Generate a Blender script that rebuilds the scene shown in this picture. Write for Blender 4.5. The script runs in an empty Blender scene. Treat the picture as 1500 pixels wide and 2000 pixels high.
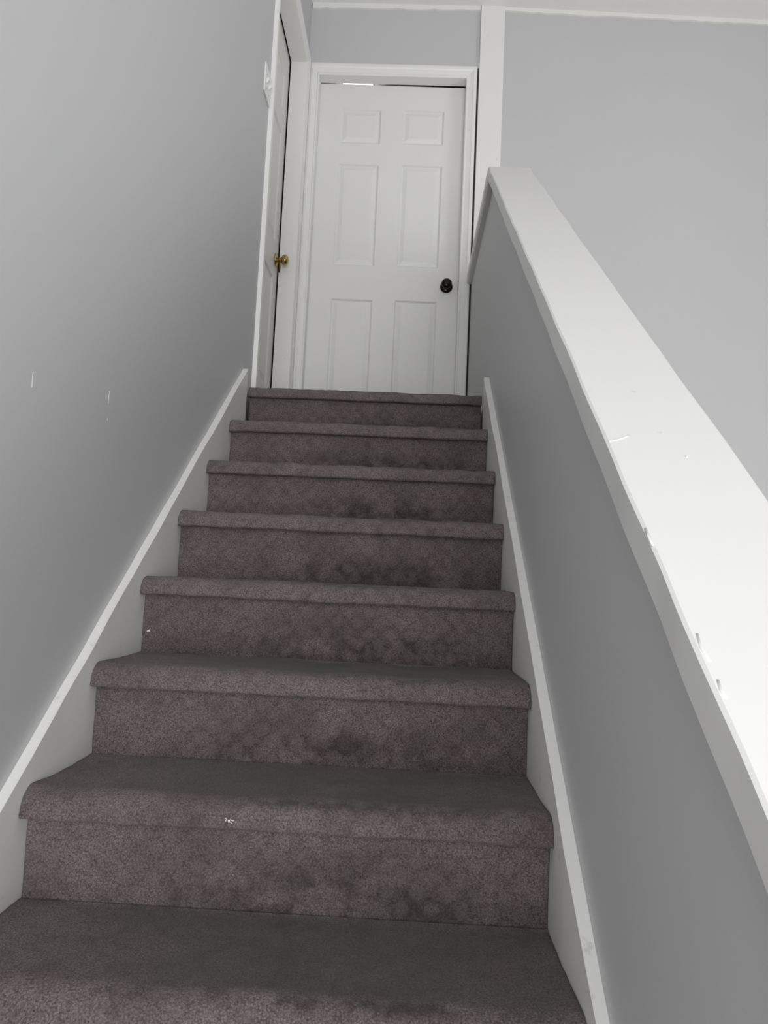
import bpy, bmesh, math, random
import numpy as np
from mathutils import Matrix, Vector

random.seed(7)
rng = np.random.default_rng(7)
sc = bpy.context.scene
C = sc.collection

# ------------------------------------------------------------------ camera
F_PX = 1500.0                      # focal length in pixels of the 1500 x 2000 frame
CAM = Vector((0.6328, -2.8902, -0.7372))
YAW, PITCH, ROLL = 0.03148, 0.09391, 0.04581
fwd = Vector((-math.sin(YAW)*math.cos(PITCH), math.cos(YAW)*math.cos(PITCH), math.sin(PITCH)))
r0 = fwd.cross(Vector((0, 0, 1))).normalized()
u0 = r0.cross(fwd)
right = math.cos(ROLL)*r0 + math.sin(ROLL)*u0
up = -math.sin(ROLL)*r0 + math.cos(ROLL)*u0
cd = bpy.data.cameras.new('camera')
cam = bpy.data.objects.new('camera', cd)
C.objects.link(cam)
cd.sensor_fit = 'VERTICAL'
cd.sensor_height = 24.0
cd.sensor_width = 18.0
cd.lens = F_PX/2000.0*24.0
cd.clip_start = 0.02
m = Matrix((right, up, -fwd)).transposed().to_4x4()
m.translation = CAM
cam.matrix_world = m
sc.camera = cam

# ------------------------------------------------------------------ world and daylight
w = bpy.data.worlds.new('world')
sc.world = w
w.use_nodes = True
bg = w.node_tree.nodes['Background']
bg.inputs[0].default_value = (0.80, 0.88, 1.0, 1)
bg.inputs[1].default_value = 1.0

def area_light(name, loc, target, sx, sy, power, col):
    ld = bpy.data.lights.new(name, 'AREA')
    ld.shape = 'RECTANGLE'
    ld.size, ld.size_y = sx, sy
    ld.energy = power
    ld.color = col
    o = bpy.data.objects.new(name, ld)
    C.objects.link(o)
    o.location = loc
    o.rotation_euler = (Vector(target)-Vector(loc)).to_track_quat('-Z', 'Z').to_euler()
    return o

# daylight entering by the two windows of the room (see window_1, window_2)
area_light('daylight_right', (4.60, -2.4, -0.65), (0, -2.4, -0.65), 2.7, 2.1, 60, (1.0, 0.985, 0.965))
area_light('daylight_rear', (1.12, -5.42, -0.65), (1.12, 0, -0.65), 2.3, 2.7, 134, (1.0, 0.99, 0.975))

vs = sc.view_settings
vs.view_transform = 'Standard'
vs.look = 'None'
vs.exposure = -0.06
vs.gamma = 1.0
vs.use_curve_mapping = False

# ------------------------------------------------------------------ measures (metres, z = 0 on the landing)
W = 0.8964           # stair width between the skirt boards
T = 0.2583           # going
RS = 0.1851          # rise
NSTEP = 13
XL = -0.020          # face of the left wall
XR = 0.9164          # stair-side face of the half wall
XR2 = 1.030          # room-side face of the half wall
YD = 1.0777          # face of the wall with the door
ZC = 2.452           # ceiling
ZF = -NSTEP*RS       # lower floor
WT = 0.115           # wall thickness
WD = 0.060           # depth of the wall at the top door
WS = 0.0785          # depth of the wall at the side door
XE, YB = 4.70, -5.50 # far right wall, rear wall

# ------------------------------------------------------------------ materials
def new_mat(name):
    mt = bpy.data.materials.new(name)
    mt.use_nodes = True
    nt = mt.node_tree
    return mt, nt, nt.nodes['Principled BSDF']

def N(nt, kind, **kw):
    n = nt.nodes.new(kind)
    for k, v in kw.items():
        if hasattr(n, k) and k not in ('inputs',):
            setattr(n, k, v)
    return n

def noise(nt, vec, scale, detail=2, rough=0.5):
    n = nt.nodes.new('ShaderNodeTexNoise')
    n.inputs['Scale'].default_value = scale
    n.inputs['Detail'].default_value = detail
    n.inputs['Roughness'].default_value = rough
    nt.links.new(vec, n.inputs['Vector'])
    return n.outputs['Fac']

def ramp(nt, fac, stops):
    n = nt.nodes.new('ShaderNodeValToRGB')
    e = n.color_ramp.elements
    while len(e) < len(stops):
        e.new(0.5)
    for i, (p, c) in enumerate(stops):
        e[i].position = p
        e[i].color = (c, c, c, 1) if not isinstance(c, tuple) else c+(1,)
    nt.links.new(fac, n.inputs['Fac'])
    return n.outputs['Color']

def mixc(nt, fac, a, b, mode='MIX'):
    n = nt.nodes.new('ShaderNodeMix')
    n.data_type = 'RGBA'
    n.blend_type = mode
    for inp, v in ((n.inputs[0], fac), (n.inputs[6], a), (n.inputs[7], b)):
        if hasattr(v, 'is_linked') or hasattr(v, 'node'):
            nt.links.new(v, inp)
        elif isinstance(v, tuple):
            inp.default_value = v+(1,)
        else:
            inp.default_value = v
    return n.outputs[2]

def math_n(nt, op, a, b=None, clamp=False):
    n = nt.nodes.new('ShaderNodeMath')
    n.operation = op
    n.use_clamp = clamp
    for i, v in enumerate((a, b)):
        if v is None:
            continue
        if hasattr(v, 'node'):
            nt.links.new(v, n.inputs[i])
        else:
            n.inputs[i].default_value = v
    return n.outputs[0]

def bump(nt, bsdf, h, strength, dist):
    b = nt.nodes.new('ShaderNodeBump')
    b.inputs['Strength'].default_value = strength
    b.inputs['Distance'].default_value = dist
    nt.links.new(h, b.inputs['Height'])
    nt.links.new(b.outputs['Normal'], bsdf.inputs['Normal'])

def paint(name, col, rough, var=0.04, peel=260, bstr=0.06, stains=None):
    mt, nt, b = new_mat(name)
    pos = nt.nodes.new('ShaderNodeNewGeometry').outputs['Position']
    n1 = noise(nt, pos, 1.7, 3)
    lo = tuple(c*(1-var) for c in col)
    hi = tuple(min(1, c*(1+var)) for c in col)
    c = mixc(nt, n1, lo, hi)
    if stains:
        s_scale, s_lo, s_hi, s_col, s_amt = stains
        s = ramp(nt, noise(nt, pos, s_scale, 5, 0.65), [(s_lo, 0.0), (s_hi, s_amt)])
        c = mixc(nt, s, c, s_col)
    nt.links.new(c, b.inputs['Base Color'])
    b.inputs['Roughness'].default_value = rough
    h = noise(nt, pos, peel, 2)
    bump(nt, b, h, bstr, 0.002)
    return mt

M = {}
M['wall'] = paint('grey_wall_paint', (0.555, 0.56, 0.57), 0.5, 0.02, 320, 0.10)
M['trim'] = paint('white_trim_paint', (0.82, 0.82, 0.815), 0.38, 0.02, 90, 0.06,
                  (38, 0.66, 0.74, (0.45, 0.43, 0.40), 0.35))
M['cap'] = paint('white_cap_paint', (0.72, 0.72, 0.715), 0.40, 0.02, 60, 0.05,
                 (45, 0.69, 0.75, (0.42, 0.40, 0.37), 0.45))
M['skirt'] = paint('white_skirt_paint', (0.78, 0.78, 0.765), 0.42, 0.03, 80, 0.08,
                   (34, 0.63, 0.74, (0.40, 0.38, 0.35), 0.5))
M['door'] = paint('white_door_paint', (0.79, 0.79, 0.775), 0.42, 0.02, 180, 0.05)
M['sidedoor'] = paint('cream_door_paint', (0.74, 0.725, 0.695), 0.42, 0.03, 180, 0.05)
M['ceiling'] = paint('white_ceiling_paint', (0.90, 0.90, 0.905), 0.8, 0.01, 420, 0.25)
M['floor'] = paint('light_oak_floor', (0.62, 0.58, 0.52), 0.5, 0.1, 60, 0.05)
M['dark'] = paint('dark_shell_paint', (0.10, 0.10, 0.10), 0.8)  # near-black so the shells added behind the doors stay dark
M['plate'] = paint('white_plastic', (0.80, 0.80, 0.79), 0.25, 0.0, 50, 0.0)
M['lint'] = paint('white_lint', (0.85, 0.84, 0.82), 0.9, 0.0, 50, 0.0)

def metal(name, col, rough):
    mt, nt, b = new_mat(name)
    pos = nt.nodes.new('ShaderNodeNewGeometry').outputs['Position']
    n1 = noise(nt, pos, 60, 3)
    nt.links.new(mixc(nt, n1, tuple(c*0.75 for c in col), col), b.inputs['Base Color'])
    b.inputs['Metallic'].default_value = 1.0
    b.inputs['Roughness'].default_value = rough
    return mt
M['brass'] = metal('polished_brass', (0.50, 0.37, 0.15), 0.18)
M['bronze'] = metal('oil_rubbed_bronze', (0.030, 0.025, 0.023), 0.24)
M['steel'] = metal('dull_screw_steel', (0.5, 0.5, 0.5), 0.35)

mt, nt, b = new_mat('window_glass')
b.inputs['Roughness'].default_value = 0.02
b.inputs['Transmission Weight'].default_value = 1.0
b.inputs['Base Color'].default_value = (0.95, 0.97, 0.97, 1)
M['glass'] = mt

def carpet_material():
    mt, nt, b = new_mat('brown_purple_cut_pile_carpet')
    uv = nt.nodes.new('ShaderNodeTexCoord').outputs['UV']
    speck = noise(nt, uv, 360, 4, 0.8)
    tuft = nt.nodes.new('ShaderNodeTexVoronoi')
    tuft.inputs['Scale'].default_value = 290
    tuft.inputs['Randomness'].default_value = 1.0
    nt.links.new(uv, tuft.inputs['Vector'])
    td = tuft.outputs['Distance']
    grain = mixc(nt, 0.45, ramp(nt, speck, [(0.40, 0.0), (0.62, 1.0)]), ramp(nt, td, [(0.15, 1.0), (0.75, 0.0)]))
    base = mixc(nt, grain, (0.045, 0.036, 0.037), (0.302, 0.246, 0.248))
    pits = ramp(nt, noise(nt, uv, 230, 2, 0.6), [(0.63, 0.0), (0.70, 0.8)])
    base = mixc(nt, pits, base, (0.022, 0.018, 0.018))
    # broad soiling
    st = ramp(nt, noise(nt, uv, 5.5, 5, 0.62), [(0.40, 0.0), (0.66, 1.0)])
    base = mixc(nt, math_n(nt, 'MULTIPLY', st, 0.60), base, mixc(nt, grain, (0.040, 0.033, 0.031), (0.125, 0.104, 0.099)))
    # smaller dark blots
    st2 = ramp(nt, noise(nt, uv, 24, 4, 0.6), [(0.52, 0.0), (0.70, 0.7)])
    base = mixc(nt, math_n(nt, 'MULTIPLY', st2, 0.6), base, (0.058, 0.046, 0.044))
    # faint reddish spills
    off = nt.nodes.new('ShaderNodeVectorMath')
    off.operation = 'ADD'
    off.inputs[1].default_value = (3.1, 7.7, 0)
    nt.links.new(uv, off.inputs[0])
    st3 = ramp(nt, noise(nt, off.outputs[0], 6.5, 3, 0.5), [(0.56, 0.0), (0.72, 0.7)])
    base = mixc(nt, math_n(nt, 'MULTIPLY', st3, 0.55), base, mixc(nt, grain, (0.06, 0.034, 0.034), (0.165, 0.105, 0.103)))
    # traffic wear on the treads: colour attribute written per vertex from where feet fall
    at = nt.nodes.new('ShaderNodeAttribute')
    at.attribute_name = 'wear'
    nz = ramp(nt, noise(nt, uv, 9, 4, 0.6), [(0.25, 0.45), (0.65, 1.0)])
    wf = math_n(nt, 'MULTIPLY', at.outputs['Fac'], nz)
    mot = ramp(nt, noise(nt, uv, 30, 5, 0.7), [(0.30, 0.0), (0.70, 1.0)])
    smooth = mixc(nt, mot, mixc(nt, grain, (0.040, 0.035, 0.029), (0.090, 0.081, 0.069)), mixc(nt, grain, (0.062, 0.056, 0.047), (0.130, 0.119, 0.103)))
    base = mixc(nt, wf, base, smooth)
    # grime ground in by shoes: lower middle of the risers, front of the treads
    ag = nt.nodes.new('ShaderNodeAttribute')
    ag.attribute_name = 'grime'
    gz = ramp(nt, noise(nt, uv, 14, 5, 0.65), [(0.40, 0.05), (0.58, 1.0)])
    gf = math_n(nt, 'MULTIPLY', math_n(nt, 'MULTIPLY', ag.outputs['Fac'], gz), 0.95, True)
    base = mixc(nt, gf, base, mixc(nt, grain, (0.026, 0.020, 0.019), (0.082, 0.066, 0.064)))
    # woven lattice of raised dots
    sep = nt.nodes.new('ShaderNodeSeparateXYZ')
    nt.links.new(uv, sep.inputs[0])
    k = 2*math.pi/0.050
    sx = math_n(nt, 'SINE', math_n(nt, 'MULTIPLY', math_n(nt, 'ADD', sep.outputs[0], sep.outputs[1]), k/2))
    sy = math_n(nt, 'SINE', math_n(nt, 'MULTIPLY', math_n(nt, 'SUBTRACT', sep.outputs[0], sep.outputs[1]), k/2))
    dots = math_n(nt, 'ABSOLUTE', math_n(nt, 'MULTIPLY', sx, sy))
    lat = ramp(nt, dots, [(0.2, 0.0), (0.75, 1.0)])
    lam = ramp(nt, noise(nt, uv, 3.3, 2, 0.5), [(0.35, 0.15), (0.62, 0.75)])
    base = mixc(nt, math_n(nt, 'MULTIPLY', math_n(nt, 'MULTIPLY', math_n(nt, 'MULTIPLY', lat, lam), math_n(nt, 'SUBTRACT', 1.0, at.outputs['Fac'])), 0.40), base,
                mixc(nt, 0.5, base, (0.26, 0.225, 0.22)))
    nt.links.new(base, b.inputs['Base Color'])
    b.inputs['Roughness'].default_value = 1.0
    b.inputs['Specular IOR Level'].default_value = 0.05
    b.inputs['Sheen Weight'].default_value = 0.15
    b.inputs['Sheen Roughness'].default_value = 0.6
    h = mixc(nt, 0.5, speck, ramp(nt, td, [(0.0, 1.0), (0.8, 0.0)]))
    bump(nt, b, h, 0.9, 0.004)
    return mt
M['carpet'] = carpet_material()

# ------------------------------------------------------------------ builders
def link(name, me, mat, parent=None):
    o = bpy.data.objects.new(name, me)
    C.objects.link(o)
    if mat is not None:
        me.materials.append(M[mat] if isinstance(mat, str) else mat)
    if parent is not None:
        o.parent = parent
    return o

def empty(name, loc=(0, 0, 0)):
    o = bpy.data.objects.new(name, None)
    o.empty_display_size = 0.1
    C.objects.link(o)
    o.location = loc
    bpy.context.view_layer.update()
    return o

def tag(o, label=None, cat=None, group=None, kind=None):
    for k, v in (('label', label), ('category', cat), ('group', group), ('kind', kind)):
        if v:
            o[k] = v
    return o

def mesh(name, verts, faces, smooth=False):
    me = bpy.data.meshes.new(name)
    me.from_pydata([tuple(v) for v in verts], [], faces)
    bm = bmesh.new()
    bm.from_mesh(me)
    bmesh.ops.recalc_face_normals(bm, faces=bm.faces)
    bm.to_mesh(me)
    bm.free()
    if smooth:
        for p in me.polygons:
            p.use_smooth = True
    return me

def box_vf(x0, x1, y0, y1, z0, z1, base=0):
    v = [(x, y, z) for x in (x0, x1) for y in (y0, y1) for z in (z0, z1)]
    f = [(0, 1, 3, 2), (4, 6, 7, 5), (0, 4, 5, 1), (2, 3, 7, 6), (0, 2, 6, 4), (1, 5, 7, 3)]
    return v, [tuple(i+base for i in q) for q in f]

def boxes(name, lst):
    V, F = [], []
    for b_ in lst:
        v, f = box_vf(*b_, base=len(V))
        V += v
        F += f
    return mesh(name, V, F)

def bevelled(me, width=0.003, seg=2, angle=0.6):
    bm = bmesh.new()
    bm.from_mesh(me)
    ed = [e for e in bm.edges if len(e.link_faces) == 2 and e.calc_face_angle(0) > angle]
    bmesh.ops.bevel(bm, geom=ed, offset=width, segments=seg, affect='EDGES', profile=0.6)
    bm.to_mesh(me)
    bm.free()
    return me

def bbox_part(name, b_, mat, parent=None, bev=0.002):
    me = boxes(name, [b_])
    if bev:
        bevelled(me, bev)
    return link(name, me, mat, parent)

def extrude_yz(name, poly, x0, x1):
    n = len(poly)
    V = [(x0, y, z) for y, z in poly] + [(x1, y, z) for y, z in poly]
    F = [tuple(range(n)), tuple(range(2*n-1, n-1, -1))]
    for i in range(n):
        j = (i+1) % n
        F.append((i, j, n+j, n+i))
    return mesh(name, V, F)

def lathe(name, prof, origin, axis, seg=32):
    """prof: (distance along axis, radius)"""
    a = Vector(axis).normalized()
    e1 = a.orthogonal().normalized()
    e2 = a.cross(e1)
    V, F = [], []
    for d, r in prof:
        for s in range(seg):
            t = 2*math.pi*s/seg
            V.append(Vector(origin)+a*d+(e1*math.cos(t)+e2*math.sin(t))*r)
    for i in range(len(prof)-1):
        for s in range(seg):
            s2 = (s+1) % seg
            F.append((i*seg+s, i*seg+s2, (i+1)*seg+s2, (i+1)*seg+s))
    F.append(tuple(range(seg)))
    F.append(tuple((len(prof)-1)*seg+s for s in range(seg)))
    me = mesh(name, V, F, smooth=True)
    return me

# ------------------------------------------------------------------ the room
# side door opening (left wall) and front door opening
SD_Y0, SD_Y1, SD_Z = 0.190, 0.978, 2.037
FD_X0, FD_X1, FD_Z = 0.044, 0.850, 2.032
J = 0.020            # jamb thickness

me = boxes('wall_left', [
    (XL-WT, XL, YB, -0.30, ZF, ZC),
    (XL-WS, XL, -0.30, SD_Y0-J, ZF, ZC),
    (XL-WS, XL, SD_Y1+J, YD+WD, ZF, ZC),
    (XL-WS, XL, SD_Y0-J, SD_Y1+J, SD_Z+J, ZC),
    (XL-WS, XL, SD_Y0-J, SD_Y1+J, ZF, -0.02)])
tag(link('wall_left', me, 'wall'), 'plain grey painted wall along the left of the stairs', 'wall', kind='structure')

me = boxes('wall_back', [
    (XL, FD_X0-J, YD, YD+WD, ZF, ZC),
    (FD_X1+J, XR-0.008, YD, YD+WD, ZF, 2.098),
    (FD_X0-J, XR-0.0005, YD, YD+WD, 2.098, ZC),
    (FD_X0-J, FD_X1+J, YD, YD+WD, FD_Z+J, 2.098),
    (FD_X1+J, XR-0.0005, YD+WD+0.05, YD+WD+0.06, -0.02, 2.098),  # strip added behind the slot to stop light showing through
    (FD_X0-J, FD_X1+J, YD, YD+WD, ZF, -0.02)])
tag(link('wall_back', me, 'wall'), 'grey wall around and above the white door at the top', 'wall', kind='structure')

# wall of the open room beyond the half wall, running very slightly away to the right
yR = YD+0.036*(XE-XR)
V = [(XR, YD, ZF), (XE, yR, ZF), (XE, yR+WT, ZF), (XR, YD+WT, ZF),
     (XR, YD, ZC), (XE, yR, ZC), (XE, yR+WT, ZC), (XR, YD+WT, ZC)]
Fq = [(0, 1, 5, 4), (1, 2, 6, 5), (2, 3, 7, 6), (3, 0, 4, 7), (0, 3, 2, 1), (4, 5, 6, 7)]
tag(link('wall_far', mesh('wall_far', V, Fq), 'wall'),
    'tall bright grey wall beyond the sloping half wall', 'wall', kind='structure')

# half wall beside the stairs
CS, CZ0, CT = 0.7714, 0.9178, 0.052          # cap slope, top height at y = 0, thickness
YH = -NSTEP*T-0.05
poly = [(YH, ZF), (YD-0.001, ZF), (YD-0.001, CZ0-CT), (0.012, CZ0-CT), (YH, CZ0-CT+CS*YH-0.008)]
tag(link('wall_right', extrude_yz('wall_right', poly, XR, XR2), 'wall'),
    'low grey half wall with sloping top on the right of the stairs', 'half wall', kind='structure')

# rear and right walls of the room with window openings, floor, ceiling
WA = (-3.80, -1.00, -1.75, 0.45)               # window_1: y0 y1 z0 z1 in the wall x = XE
WB = (-0.08, 2.32, -2.05, 0.75)                 # window_2: x0 x1 z0 z1 in the wall y = YB
me = boxes('wall_side', [
    (XE, XE+WT, YB, WA[0], ZF, ZC), (XE, XE+WT, WA[1], yR+WT, ZF, ZC),
    (XE, XE+WT, WA[0], WA[1], ZF, WA[2]), (XE, XE+WT, WA[0], WA[1], WA[3], ZC)])
tag(link('wall_side', me, 'wall'), 'grey window wall far to the right', 'wall', kind='structure')
me = boxes('wall_rear', [
    (XL-WT, WB[0], YB-WT, YB, ZF, ZC), (WB[1], XE+WT, YB-WT, YB, ZF, ZC),
    (WB[0], WB[1], YB-WT, YB, ZF, WB[2]), (WB[0], WB[1], YB-WT, YB, WB[3], ZC)])
tag(link('wall_rear', me, 'wall'), 'grey window wall behind the foot of the stairs', 'wall', kind='structure')
tag(bbox_part('floor', (XL-WT, XE+WT, YB-WT, yR+WT, ZF-0.1, ZF), 'floor', bev=0),
    'light wooden floor at the foot of the stairs', 'floor', kind='structure')
tag(bbox_part('ceiling', (XL-WT-1.2, XE+WT, YB-WT, yR+2.0, ZC, ZC+0.1), 'ceiling', bev=0),
    'white ceiling above the stairs and the room', 'ceiling', kind='structure')

def window(name, label, o, horizontal):
    root = empty(name)
    a0, a1, z0, z1 = o
    def bb(pn, u0_, u1_, v0, v1, d0, d1, mat, bev=0.004):
        if horizontal:
            return bbox_part(pn, (u0_, u1_, YB-d1, YB-d0, v0, v1), mat, root, bev)
        return bbox_part(pn, (XE+d0, XE+d1, u0_, u1_, v0, v1), mat, root, bev)
    f = 0.06
    bb('window_frame', a0, a0+f, z0, z1, 0.02, 0.09, 'trim')
    bb('window_frame', a1-f, a1, z0, z1, 0.02, 0.09, 'trim')
    bb('window_frame', a0+f, a1-f, z1-f, z1, 0.02, 0.09, 'trim')
    bb('window_frame', a0+f, a1-f, z0, z0+f, 0.02, 0.09, 'trim')
    mid = (a0+a1)/2
    bb('mullion', mid-f/2, mid+f/2, z0+f, z1-f, 0.02, 0.09, 'trim')
    bb('pane', a0+f, mid-f/2, z0+f, z1-f, 0.05, 0.056, 'glass', 0)
    bb('pane', mid+f/2, a1-f, z0+f, z1-f, 0.05, 0.056, 'glass', 0)
    bb('window_sill', a0-0.05, a1+0.05, z0-0.03, z0, -0.05, 0.02, 'trim')
    return tag(root, label, 'window', kind='structure')
window('window_1', 'wide window with white frame in the right wall', WA, False)
window('window_2', 'wide window with white frame in the rear wall', WB, True)

# dark shells added behind the two doors to keep their gaps dark
me = boxes('wall_shell_side', [
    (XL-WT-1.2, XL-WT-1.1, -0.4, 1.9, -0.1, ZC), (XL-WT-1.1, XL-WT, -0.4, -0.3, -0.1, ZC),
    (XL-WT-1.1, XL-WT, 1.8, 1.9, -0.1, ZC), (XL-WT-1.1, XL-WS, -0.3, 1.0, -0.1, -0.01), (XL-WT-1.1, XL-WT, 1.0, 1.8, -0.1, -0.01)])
tag(link('wall_shell_side', me, 'dark'), 'dark shell added behind the side door to keep its gap dark', 'wall', kind='structure')
me = boxes('wall_shell_top', [
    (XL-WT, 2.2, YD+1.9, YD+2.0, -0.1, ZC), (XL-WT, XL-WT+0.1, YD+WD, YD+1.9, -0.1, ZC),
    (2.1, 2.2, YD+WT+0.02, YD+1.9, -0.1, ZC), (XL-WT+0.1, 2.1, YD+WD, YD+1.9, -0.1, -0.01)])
tag(link('wall_shell_top', me, 'dark'), 'dark shell added behind the top door to keep stray light out', 'wall', kind='structure')

# ------------------------------------------------------------------ staircase: every tread and riser its own part
stairs = empty('staircase', (W/2, 0, ZF))
tag(stairs, 'straight flight of stairs covered in stained brown purple carpet', 'staircase')
inv = stairs.matrix_world.inverted()
NX = 150

def smooth_noise(nx, nv, cx, cv, amp):
    """coarse random grid, bilinearly enlarged"""
    g = rng.standard_normal((cv+2, cx+2))
    a = np.linspace(0, cv, nv)
    b_ = np.linspace(0, cx, nx)
    ia, ib = a.astype(int), b_.astype(int)
    fa, fb = (a-ia)[:, None], (b_-ib)[None, :]
    fa = fa*fa*(3-2*fa)
    fb = fb*fb*(3-2*fb)
    return amp*((g[ia][:, ib]*(1-fa)+g[ia+1][:, ib]*fa)*(1-fb)+(g[ia][:, ib+1]*(1-fa)+g[ia+1][:, ib+1]*fa)*fb)

def carpet_strip(name, prof, nrm, x0, x1, vofs, amp, wear_fn=None, grime_fn=None):
    """prof: profile points (y, z), nrm: outward normals; swept in x with a gentle unevenness"""
    prof = np.array(prof)
    nrm = np.array(nrm)
    nv = len(prof)
    xs = np.linspace(x0, x1, NX)
    arc = np.concatenate([[0], np.cumsum(np.hypot(*np.diff(prof, axis=0).T))])
    d = smooth_noise(NX, nv, 14, 5, amp)+smooth_noise(NX, nv, 70, 14, amp*0.35)
    d[-1] = 0
    d[0] *= 0.3
    V = np.zeros((nv, NX, 3))
    V[:, :, 0] = xs[None, :]
    V[:, :, 1] = prof[:, 0:1]+d*nrm[:, 0:1]
    V[:, :, 2] = prof[:, 1:2]+d*nrm[:, 1:2]
    P = V.reshape(-1, 3)-np.array(stairs.location)
    idx = np.arange(nv*NX).reshape(nv, NX)
    q = np.stack([idx[:-1, :-1], idx[:-1, 1:], idx[1:, 1:], idx[1:, :-1]], -1).reshape(-1, 4)
    n0 = len(P)
    # back skin so the piece has thickness
    back = prof-nrm*0.012
    B = np.array([(x, back[i, 0], back[i, 1]) for i in range(nv) for x in (x0, x1)])-np.array(stairs.location)
    P = np.vstack([P, B])
    faces = q.tolist()
    for i in range(nv-1):
        a, b_ = n0+2*i, n0+2*(i+1)
        faces.append([a, b_, b_+1, a+1])
        faces.append([int(idx[i, 0]), int(idx[i+1, 0]), b_, a])
        faces.append([int(idx[i+1, -1]), int(idx[i, -1]), a+1, b_+1])
    me = bpy.data.meshes.new(name)
    me.from_pydata(P.tolist(), [], faces)
    uvl = me.uv_layers.new(name='UVMap')
    uv = np.zeros((len(P), 2))
    uv[:n0, 0] = np.tile(xs, nv)
    uv[:n0, 1] = np.repeat(arc, NX)+vofs
    uv[n0:, 0] = np.tile([x0, x1], nv)
    uv[n0:, 1] = np.repeat(arc, 2)+vofs
    li = np.zeros(len(me.loops), dtype=np.int32)
    me.loops.foreach_get('vertex_index', li)
    uvl.data.foreach_set('uv', uv[li].astype(np.float32).ravel())
    at = me.attributes.new('wear', 'FLOAT', 'POINT')
    wv = np.zeros(len(P), dtype=np.float32)
    if wear_fn is not None:
        wv[:n0] = wear_fn(np.repeat(arc, NX), np.tile(xs, nv))
    at.data.foreach_set('value', wv)
    ag = me.attributes.new('grime', 'FLOAT', 'POINT')
    gv = np.zeros(len(P), dtype=np.float32)
    if grime_fn is not None:
        gv[:n0] = grime_fn(np.repeat(arc, NX), np.tile(xs, nv))
    ag.data.foreach_set('value', gv)
    me.polygons.foreach_set('use_smooth', [True]*len(me.polygons))
    me.validate()
    return link(name, me, 'carpet', stairs)

def tread_profile(depth):
    """from the tuck under the nosing, round the bullnose and back over the tread; relative to the nosing point"""
    pts, nr = [], []
    rb, drop = 0.031, 0.046
    ov = 0.022
    # deep tuck under the rolled edge
    for a in np.linspace(0, 1, 6):
        pts.append((0.016-(ov-0.002+0.016)*a, -drop+0.003*(1-a)))
        nr.append((-0.3, -0.95))
    # tight lower lip, front, big upper round
    for a in np.linspace(-80, 0, 7)[1:]:
        t = math.radians(a)
        pts.append((-ov+0.004-0.008*math.cos(t), -drop+0.006+0.006*math.sin(t)))
        nr.append((-math.cos(t), math.sin(t)))
    for a in np.linspace(0, 90, 16)[1:]:
        t = math.radians(a)
        pts.append((-ov+0.041-0.042*math.cos(t), -0.034+0.034*math.sin(t)))
        nr.append((-math.cos(t), math.sin(t)))
    y0 = pts[-1][0]
    for a in np.linspace(0, 1, 40)[1:]:
        pts.append((y0+(depth-y0)*a, -0.002*math.sin(a*math.pi)))
        nr.append((0, 1))
    return pts, nr

def wear(arc, xs):
    f = np.clip((arc-0.100)/0.02, 0, 1)*np.clip(1.0-(arc-0.325)/0.03, 0, 1)
    cx = 0.36+0.2*W
    g = np.clip(1.35-np.abs(xs-cx)/0.33, 0, 1)
    return (f*g).astype(np.float32)

def grime_tread(arc, xs):
    cx = 0.56
    return (1.2*np.exp(-((arc-0.094)/0.015)**2)*np.clip(1.3-np.abs(xs-cx)/0.30, 0, 1)).astype(np.float32)

def grime_riser(arc, xs):
    # arc runs from the nosing down to the next tread
    return (np.clip((arc-0.025)/0.07, 0, 1)*np.clip(1.25-np.abs(xs-0.55)/0.36, 0, 1)).astype(np.float32)

for k in range(NSTEP):
    y0, z0 = -k*T, -k*RS
    depth = T+0.004 if k else YD-0.001
    p_, n_ = tread_profile(depth)
    p_ = [(y0+a, z0+b_) for a, b_ in p_]
    x0, x1 = (0.0015, W-0.0015)
    carpet_strip('tread', p_, n_, x0, x1, 1.7*k+0.4, 0.0013, wear, grime_tread)
    # riser under this nosing
    zt, zb = z0-0.046, z0-RS-0.004
    rp = [(y0+0.010, zt+0.004+(zb-zt-0.004)*a) for a in np.linspace(0, 1, 28)]
    carpet_strip('riser', rp, [(-1, 0)]*28, x0, x1, 1.7*k+1.2, 0.0016, None, grime_riser)

# ------------------------------------------------------------------ skirt boards up the stairs
def wavy_board(name, x0, x1, s_, zt, ya, yb, depth, seed, jit):
    """sloping board; top edge runs z = zt + s_*y, a little uneven like thick old paint"""
    rg = np.random.default_rng(seed)
    n = 90
    ys = np.linspace(ya, yb, n)
    j1 = np.interp(ys, np.linspace(ya, yb, 30), rg.standard_normal(30))*jit
    j2 = np.interp(ys, np.linspace(ya, yb, 45), rg.standard_normal(45))*jit
    V, F = [], []
    for i, y in enumerate(ys):
        z = zt+s_*y
        xa = x0+(j1[i] if x0 > 0.4 else 0)
        xb = x1+(j1[i] if x0 < 0.4 else 0)
        zi = z+j2[i]
        V += [(xa, y, z-depth), (xa, y, zi), (xb, y, zi), (xb, y, z-depth)]
    for i in range(n-1):
        a = 4*i
        for q in range(4):
            r_ = (q+1) % 4
            F.append((a+q, a+r_, a+4+r_, a+4+q))
    F.append((0, 1, 2, 3))
    F.append(tuple(4*(n-1)+q for q in (3, 2, 1, 0)))
    return bevelled(mesh(name, V, F), 0.0015, 1)

me = wavy_board('baseboard_left', XL, 0.0, 0.7439, 0.087, -NSTEP*T-0.02, -0.040, 0.42, 3, 0.0012)
tag(link('baseboard_left', me, 'skirt'), 'white skirt board rising along the left of the carpet', 'skirt board', kind='structure')
me = wavy_board('baseboard_right', W, XR, 0.739, 0.0934, -NSTEP*T-0.02, -0.052, 0.42, 5, 0.0012)
tag(link('baseboard_right', me, 'skirt'), 'white skirt board rising along the right of the carpet', 'skirt board', kind='structure')

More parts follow.
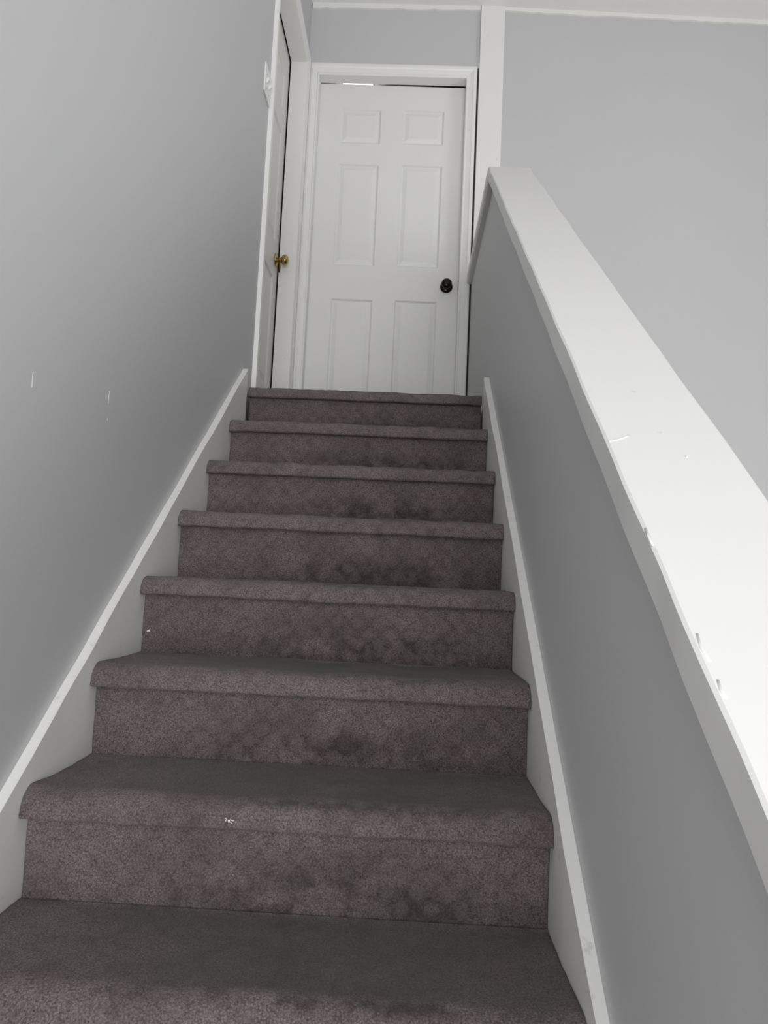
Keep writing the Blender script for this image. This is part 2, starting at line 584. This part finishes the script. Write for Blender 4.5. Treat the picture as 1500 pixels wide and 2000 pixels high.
# ------------------------------------------------------------------ cap of the half wall
def cap_mesh():
    rg = np.random.default_rng(11)
    xa, xb = 0.890, 1.0505
    ys = np.concatenate([np.linspace(YH-0.03, -0.02, 150), [0.0], np.linspace(0.02, YD-0.021, 40)])
    n = len(ys)
    j = np.interp(ys, np.linspace(ys[0], ys[-1], 75), rg.standard_normal(75))*0.0010
    j2 = np.interp(ys, np.linspace(ys[0], ys[-1], 55), rg.standard_normal(55))*0.0011
    V, F = [], []
    for i, y in enumerate(ys):
        z = CZ0+(CS*y if y < 0 else 0.0)
        zb = z-CT-(0.008 if y < 0 else 0)
        r_ = 0.0035
        V += [(xa+0.007, y, zb), (xa+j[i], y, zb+0.007), (xa+j[i], y, z-r_), (xa+r_+j[i], y, z),
              (xb-r_+j2[i], y, z), (xb+j2[i], y, z-r_), (xb+j2[i], y, zb+r_), (xb-0.003, y, zb)]
    for i in range(n-1):
        a = 8*i
        for q in range(8):
            r_ = (q+1) % 8
            F.append((a+q, a+r_, a+8+r_, a+8+q))
    F.append(tuple(range(8)))
    F.append(tuple(8*(n-1)+q for q in range(7, -1, -1)))
    return mesh('trim_1', V, F)
cap = tag(link('trim_1', cap_mesh(), 'cap'), 'wide white sloping cap board on top of the half wall', 'cap board', kind='structure')

# flaw in the cap's paint: a short ridge left by a brush hair
def tube(name, pts, r, seg=8):
    V, F = [], []
    pts = [Vector(p) for p in pts]
    for i, p in enumerate(pts):
        t = (pts[min(i+1, len(pts)-1)]-pts[max(i-1, 0)]).normalized()
        e1 = t.orthogonal().normalized()
        e2 = t.cross(e1)
        for s in range(seg):
            a = 2*math.pi*s/seg
            V.append(p+(e1*math.cos(a)+e2*math.sin(a))*r)
    for i in range(len(pts)-1):
        for s in range(seg):
            s2 = (s+1) % seg
            F.append((i*seg+s, i*seg+s2, (i+1)*seg+s2, (i+1)*seg+s))
    F.append(tuple(range(seg)))
    F.append(tuple((len(pts)-1)*seg+s for s in range(seg)))
    return mesh(name, V, F, smooth=True)
pr = [(0.8925+0.031*a, -1.886+0.010*a+0.006*a*a) for a in np.linspace(0, 1, 8)]
tag(link('paint_ridge', tube('paint_ridge', [(x, y, CZ0+CS*y+0.0003) for x, y in pr], 0.0012), 'cap', cap), 'thin raised ridge of paint')

for pts in ([(0.8915, -2.050), (0.8905, -2.063), (0.8913, -2.076)], [(0.8965, -2.186), (0.8945, -2.200), (0.8968, -2.214)],
            [(0.8968, -2.232), (0.8955, -2.241), (0.8972, -2.247)], [(0.9830, -1.912), (0.9845, -1.915)]):
    tag(link('paint_ridge', tube('paint_ridge', [(x, y, CZ0+CS*y+0.0002-0.0006) for x, y in pts], 0.0015), 'cap', cap), 'small dried run of paint')

# post above the half wall, against the wall with the door
tag(bbox_part('trim_2', (XR+0.001, 1.048, YD-0.020, YD+0.004, CZ0, ZC), 'trim', bev=0.002),
    'flat white upright board between the door wall and the open room', 'post', kind='structure')

# ragged white paint edge where ceiling meets the walls
def ragged(name, xs0, xs1, drop0, drop1, seed, ywall):
    rg = np.random.default_rng(seed)
    n = int((xs1-xs0)/0.012)+2
    xs = np.linspace(xs0, xs1, n)
    dr = np.linspace(drop0, drop1, n)+np.interp(xs, np.linspace(xs0, xs1, n//3), rg.standard_normal(n//3))*0.0022
    V, F = [], []
    for x, d in zip(xs, dr):
        y = ywall(x)
        V += [(x, y+0.002, ZC+0.002), (x, y+0.002, ZC-d), (x, y-0.009, ZC-d+0.003), (x, y-0.016, ZC+0.002)]
    for i in range(n-1):
        a = 4*i
        for q in range(4):
            r_ = (q+1) % 4
            F.append((a+q, a+r_, a+4+r_, a+4+q))
    F.append((0, 1, 2, 3))
    F.append(tuple(4*(n-1)+q for q in (3, 2, 1, 0)))
    return mesh(name, V, F)
tag(link('trim_3', ragged('trim_3', XL+0.004, XR-0.001, 0.029, 0.022, 21, lambda x: YD), 'skirt'),
    'ragged white ceiling edge above the door, left of the post', 'ceiling edge', kind='structure')
tag(link('trim_4', ragged('trim_4', 1.0485, XE, 0.021, 0.024, 22, lambda x: YD+0.036*(x-XR)), 'skirt'),
    'ragged white ceiling edge running right from the post', 'ceiling edge', kind='structure')

# ------------------------------------------------------------------ six-panel doors
def six_panel(root, place, x0, x1, z0, z1, thick, mat, panels):
    """door slab in local (u across, h height, d depth into the face); place maps to world"""
    us = sorted({x0, x1}|{p[0] for p in panels}|{p[1] for p in panels})
    hs = sorted({z0, z1}|{p[2] for p in panels}|{p[3] for p in panels})
    V, F, idx = [], [], {}
    def vid(u, h, d):
        key = (round(u, 5), round(h, 5), round(d, 5))
        if key not in idx:
            idx[key] = len(V)
            V.append(place(u, h, d))
        return idx[key]
    for i in range(len(us)-1):
        for j_ in range(len(hs)-1):
            a, b_, c, d = us[i], us[i+1], hs[j_], hs[j_+1]
            if any(abs(a-p[0]) < 1e-6 and abs(b_-p[1]) < 1e-6 and c >= p[2]-1e-6 and d <= p[3]+1e-6 for p in panels):
                continue
            F.append((vid(a, c, 0), vid(b_, c, 0), vid(b_, d, 0), vid(a, d, 0)))
    # edges and back
    for (a, b_) in ((x0, x1),):
        for j_ in range(len(hs)-1):
            for u in (x0, x1):
                F.append((vid(u, hs[j_], 0), vid(u, hs[j_+1], 0), vid(u, hs[j_+1], thick), vid(u, hs[j_], thick)))
        for i in range(len(us)-1):
            for h in (z0, z1):
                F.append((vid(us[i], h, 0), vid(us[i+1], h, 0), vid(us[i+1], h, thick), vid(us[i], h, thick)))
    F.append(tuple(vid(u, z0, thick) for u in us)+tuple(vid(x1, h, thick) for h in hs[1:-1]) +
             tuple(vid(u, z1, thick) for u in reversed(us))+tuple(vid(x0, h, thick) for h in reversed(hs[1:-1])))
    slab = link('slab', mesh('slab', V, F), mat, root)
    for p in panels:
        rings = [(0.0, 0.0), (0.003, 0.0025), (0.008, 0.0085), (0.012, 0.009), (0.016, 0.008), (0.034, 0.0025), (0.036, 0.002)]
        PV, PF = [], []
        for ins, dep in rings:
            a, b_, c, d = p[0]+ins, p[1]-ins, p[2]+ins, p[3]-ins
            PV += [place(a, c, dep), place(b_, c, dep), place(b_, d, dep), place(a, d, dep)]
        for r_ in range(len(rings)-1):
            for q in range(4):
                q2 = (q+1) % 4
                PF.append((4*r_+q, 4*r_+q2, 4*r_+4+q2, 4*r_+4+q))
        PF.append(tuple(4*(len(rings)-1)+q for q in range(4)))
        link('panel', mesh('panel', PV, PF), mat, root)
    return slab

CASING = [(0.000, 0.000), (0.000, 0.008), (0.003, 0.011), (0.008, 0.0115), (0.012, 0.009), (0.018, 0.0105), (0.034, 0.0150),
          (0.040, 0.0185), (0.050, 0.0190), (0.056, 0.0175), (0.057, 0.000)]

def casing(root, place, u0_, u1_, zb, zt, mat, wl=1.0, wr=1.0, wh=1.0):
    """three mitred lengths of moulded casing round an opening; place(u, h, out)"""
    def sweep(pairs):
        V, F = [], []
        n = len(pairs)
        for a, b_ in pairs:
            V += [a, b_]
        for i in range(n):
            j_ = (i+1) % n
            F.append((2*i, 2*j_, 2*j_+1, 2*i+1))
        F.append(tuple(2*i for i in range(n)))
        F.append(tuple(2*i+1 for i in range(n-1, -1, -1)))
        me = mesh('casing', V, F)
        link('casing', me, mat, root)
    e = 0.0003
    sweep([(place(u0_-d*wl, zb, o), place(u0_-d*wl, zt+d*wh-e, o)) for d, o in CASING])
    sweep([(place(u1_+d*wr, zb, o), place(u1_+d*wr, zt+d*wh-e, o)) for d, o in CASING])
    sweep([(place(u0_-d*wl+e, zt+d*wh, o), place(u1_+d*wr-e, zt+d*wh, o)) for d, o in CASING])

# --- the door at the top of the stairs
door = empty('door_1', ((FD_X0+FD_X1)/2, YD, 0))
tag(door, 'white six-panel door with dark bronze knob at the top of the stairs', 'door', kind='structure')
inv1 = door.matrix_world.inverted()
REC = 0.066
SX0, SX1, SZ0, SZ1 = FD_X0-0.008, FD_X1+0.008, 0.008, FD_Z-0.0005
TILT = 0.007         # the slab sags towards the latch side
def pl1(u, h, d):
    s_ = (u-SX0)/(SX1-SX0)
    return inv1 @ Vector((u+0.0, YD+REC+d, h-TILT*s_*(1 if h > SZ0+0.001 else 0)))
PAN = [(0.165, 0.390, 1.687, 1.887), (0.511, 0.739, 1.692, 1.892),
       (0.165, 0.390, 0.984, 1.567), (0.511, 0.739, 0.989, 1.572),
       (0.165, 0.390, 0.235, 0.796), (0.511, 0.739, 0.240, 0.801)]
six_panel(door, pl1, SX0, SX1, SZ0, SZ1, 0.035, 'door', PAN)
casing(door, lambda u, h, o: inv1 @ Vector((u, YD-o, h)), FD_X0, FD_X1, 0.0, FD_Z, 'trim', 0.90, 0.98, 1.14)
def jbox(root, iv, name, b_, mat):
    me = boxes(name, [b_])
    me.transform(iv)
    return link(name, me, mat, root)
jbox(door, inv1, 'jamb', (FD_X0-J, FD_X0, YD, YD+WD, 0, FD_Z), 'trim')
jbox(door, inv1, 'jamb', (FD_X1, FD_X1+J, YD, YD+WD, 0, FD_Z), 'trim')
jbox(door, inv1, 'head_jamb', (FD_X0-J, FD_X1+J, YD, YD+WD, FD_Z, FD_Z+J), 'trim')
jbox(door, inv1, 'strike_plate', (FD_X1-0.0015, FD_X1+0.0005, YD+WD-0.016, YD+WD+0.001, 0.860, 0.912), 'bronze')
# knob
KX, KZ = 0.787, 0.880
knob_prof = [(0.0, 0.0335), (0.003, 0.034), (0.008, 0.030), (0.011, 0.020), (0.014, 0.0125), (0.026, 0.0120), (0.031, 0.0150),
             (0.036, 0.0220), (0.043, 0.0268), (0.051, 0.0280), (0.058, 0.0262), (0.063, 0.0215), (0.066, 0.0150), (0.0672, 0.0080), (0.0672, 0.0)]
def knob(root, iv, origin, axis, mat):
    ros = lathe('rosette', knob_prof[:5]+[(0.014, 0.006)], origin, axis)
    ros.transform(iv)
    link('rosette', ros, mat, root)
    kn = lathe('knob', [(0.012, 0.0120)]+knob_prof[5:-1]+[(0.0672, 0.0005)], origin, axis)
    kn.transform(iv)
    k_ = link('knob', kn, mat, root)
    a = Vector(axis)
    bt = lathe('lock_button', [(0.066, 0.0045), (0.0688, 0.0045), (0.0694, 0.0035), (0.0694, 0.0002)], origin, axis, 16)
    bt.transform(iv)
    link('lock_button', bt, mat, k_)
knob(door, inv1, (KX, YD+REC-0.0005, KZ), (0, -1, 0), 'bronze')

# --- the door in the left wall of the landing, set back at the far side of its frame
sdoor = empty('door_2', (XL, (SD_Y0+SD_Y1)/2, 0))
tag(sdoor, 'cream panelled side door with brass knob in the left wall', 'door', kind='structure')
inv2 = sdoor.matrix_world.inverted()
XS = -0.1075
def pl2(u, h, d):
    return inv2 @ Vector((XS-d, u, h))
S0, S1 = SD_Y0-0.008, SD_Y1+0.012
sw = S1-S0
pc = [(S0+0.112, S0+0.112+0.215), (S1-0.112-0.215, S1-0.112)]
PAN2 = [(a, b_, c, d) for a, b_ in pc for c, d in ((1.690, 1.890), (0.985, 1.570), (0.230, 0.800))]
six_panel(sdoor, pl2, S0, S1, 0.008, SD_Z+0.012, 0.033, 'sidedoor', PAN2)
casing(sdoor, lambda u, h, o: inv2 @ Vector((XL+o, u, h)), SD_Y0, SD_Y1, 0.0, SD_Z+0.004, 'trim', 1.15, 1.05)
jbox(sdoor, inv2, 'jamb', (XL-WS, XL, SD_Y0-J, SD_Y0, 0, SD_Z), 'trim')
jbox(sdoor, inv2, 'jamb', (XL-WS, XL, SD_Y1, SD_Y1+J, 0, SD_Z), 'trim')
jbox(sdoor, inv2, 'head_jamb', (XL-WS, XL, SD_Y0-J, SD_Y1+J, SD_Z, SD_Z+J), 'trim')
jbox(sdoor, inv2, 'strike_plate', (-0.0990, -0.0900, SD_Y1-0.0012, SD_Y1+0.0003, 0.862, 0.925), 'brass')
knob(sdoor, inv2, (XS+0.0005, SD_Y1-0.058, 0.905), (1, 0, 0), 'brass')

# ------------------------------------------------------------------ light switch by the side door
sw_root = empty('light_switch', (XL, 0.052, 1.272))
tag(sw_root, 'white two-gang light switch plate on the left wall beside the side door', 'light switch')
ivs = sw_root.matrix_world.inverted()
me = boxes('switch_plate', [(XL, XL+0.0065, -0.002, 0.112, 1.212, 1.334)])
bevelled(me, 0.003, 3)
me.transform(ivs)
link('switch_plate', me, 'plate', sw_root)
for yy, dz in ((0.032, 0.008), (0.078, 0.008)):
    V = [(XL+0.006, yy-0.005, 1.262), (XL+0.006, yy+0.005, 1.262), (XL+0.006, yy+0.005, 1.284), (XL+0.006, yy-0.005, 1.284),
         (XL+0.017, yy-0.004, 1.276), (XL+0.017, yy+0.004, 1.276), (XL+0.014, yy+0.004, 1.288), (XL+0.014, yy-0.004, 1.288)]
    me = mesh('toggle', V, [(0, 1, 2, 3), (4, 5, 6, 7), (0, 1, 5, 4), (1, 2, 6, 5), (2, 3, 7, 6), (3, 0, 4, 7)])
    me.transform(ivs)
    link('toggle', me, 'plate', sw_root)
    for zz in (1.243, 1.303):
        me = lathe('screw', [(0.006, 0.0035), (0.0072, 0.0032), (0.0076, 0.001)], (XL, yy, zz), (1, 0, 0), 12)
        me.transform(ivs)
        link('screw', me, 'steel', sw_root)

# ------------------------------------------------------------------ bits of lint on the carpet
def lint(label, x, y, z, size, seed, nrm):
    rg = random.Random(seed)
    V, F = [], []
    for s in range(9):
        p = Vector((x+rg.gauss(0, size), y, z+rg.gauss(0, size*0.3)))
        a = rg.uniform(0, math.pi)
        d = Vector((math.cos(a), 0, math.sin(a)))*rg.uniform(0.0012, 0.003)
        n_ = Vector(nrm)
        b0 = len(V)
        for t in (-1, 0, 1):
            c = p+d*t+n_*(0.0008*(1-abs(t)))
            e = d.cross(n_).normalized()*0.0006
            V += [c+e, c-e, c+n_*0.0008]
        for i in (0, 1):
            for q in range(3):
                q2 = (q+1) % 3
                F.append((b0+3*i+q, b0+3*i+q2, b0+3*i+3+q2, b0+3*i+3+q))
        F.append((b0, b0+1, b0+2))
        F.append((b0+6, b0+7, b0+8))
    o = link('lint', mesh('lint', V, F), 'lint')
    return tag(o, label, 'lint')
lint('tuft of white lint on the front edge of a low step', 0.356, -6*T-0.0255, -6*RS-0.030, 0.007, 4, (0, -1, 0))
lint('tiny white lint at the left end of a riser beside the skirt board', 0.020, -4*T-0.0015, -4*RS-0.134, 0.002, 9, (0, -1, 0))

# ------------------------------------------------------------------ glowing panel added behind the top door, showing white through its gap
mt, nt, b = new_mat('glow_panel_face')
b.inputs['Base Color'].default_value = (0.9, 0.9, 0.88, 1)
b.inputs['Emission Color'].default_value = (1.0, 0.98, 0.94, 1)
b.inputs['Emission Strength'].default_value = 2.5
M['panelglow'] = mt
glow_root = empty('gap_glow', (0.20, 1.85, ZC))
tag(glow_root, 'glowing panel added behind the top door to show white through the gap above it', 'glow panel')
ivl = glow_root.matrix_world.inverted()
for nm, bb_, mm in (('glow_back', (0.10, 0.295, 1.62, 2.08, ZC-0.012, ZC), 'plate'), ('glow_face', (0.105, 0.290, 1.625, 2.075, ZC-0.05, ZC-0.012), 'panelglow')):
    me = boxes(nm, [bb_])
    bevelled(me, 0.004, 2)
    me.transform(ivl)
    link(nm, me, mm, glow_root)

# ------------------------------------------------------------------ chips in the paint of the left wall
wl = bpy.data.objects['wall_left']
for y, z, h in ((-1.619, -0.429, 0.028), (-1.288, -0.377, 0.027), (-1.286, -0.414, 0.006)):
    bbox_part('paint_chip', (XL-0.001, XL+0.0003, y, y+0.0025, z, z+h), 'lint', wl, 0)
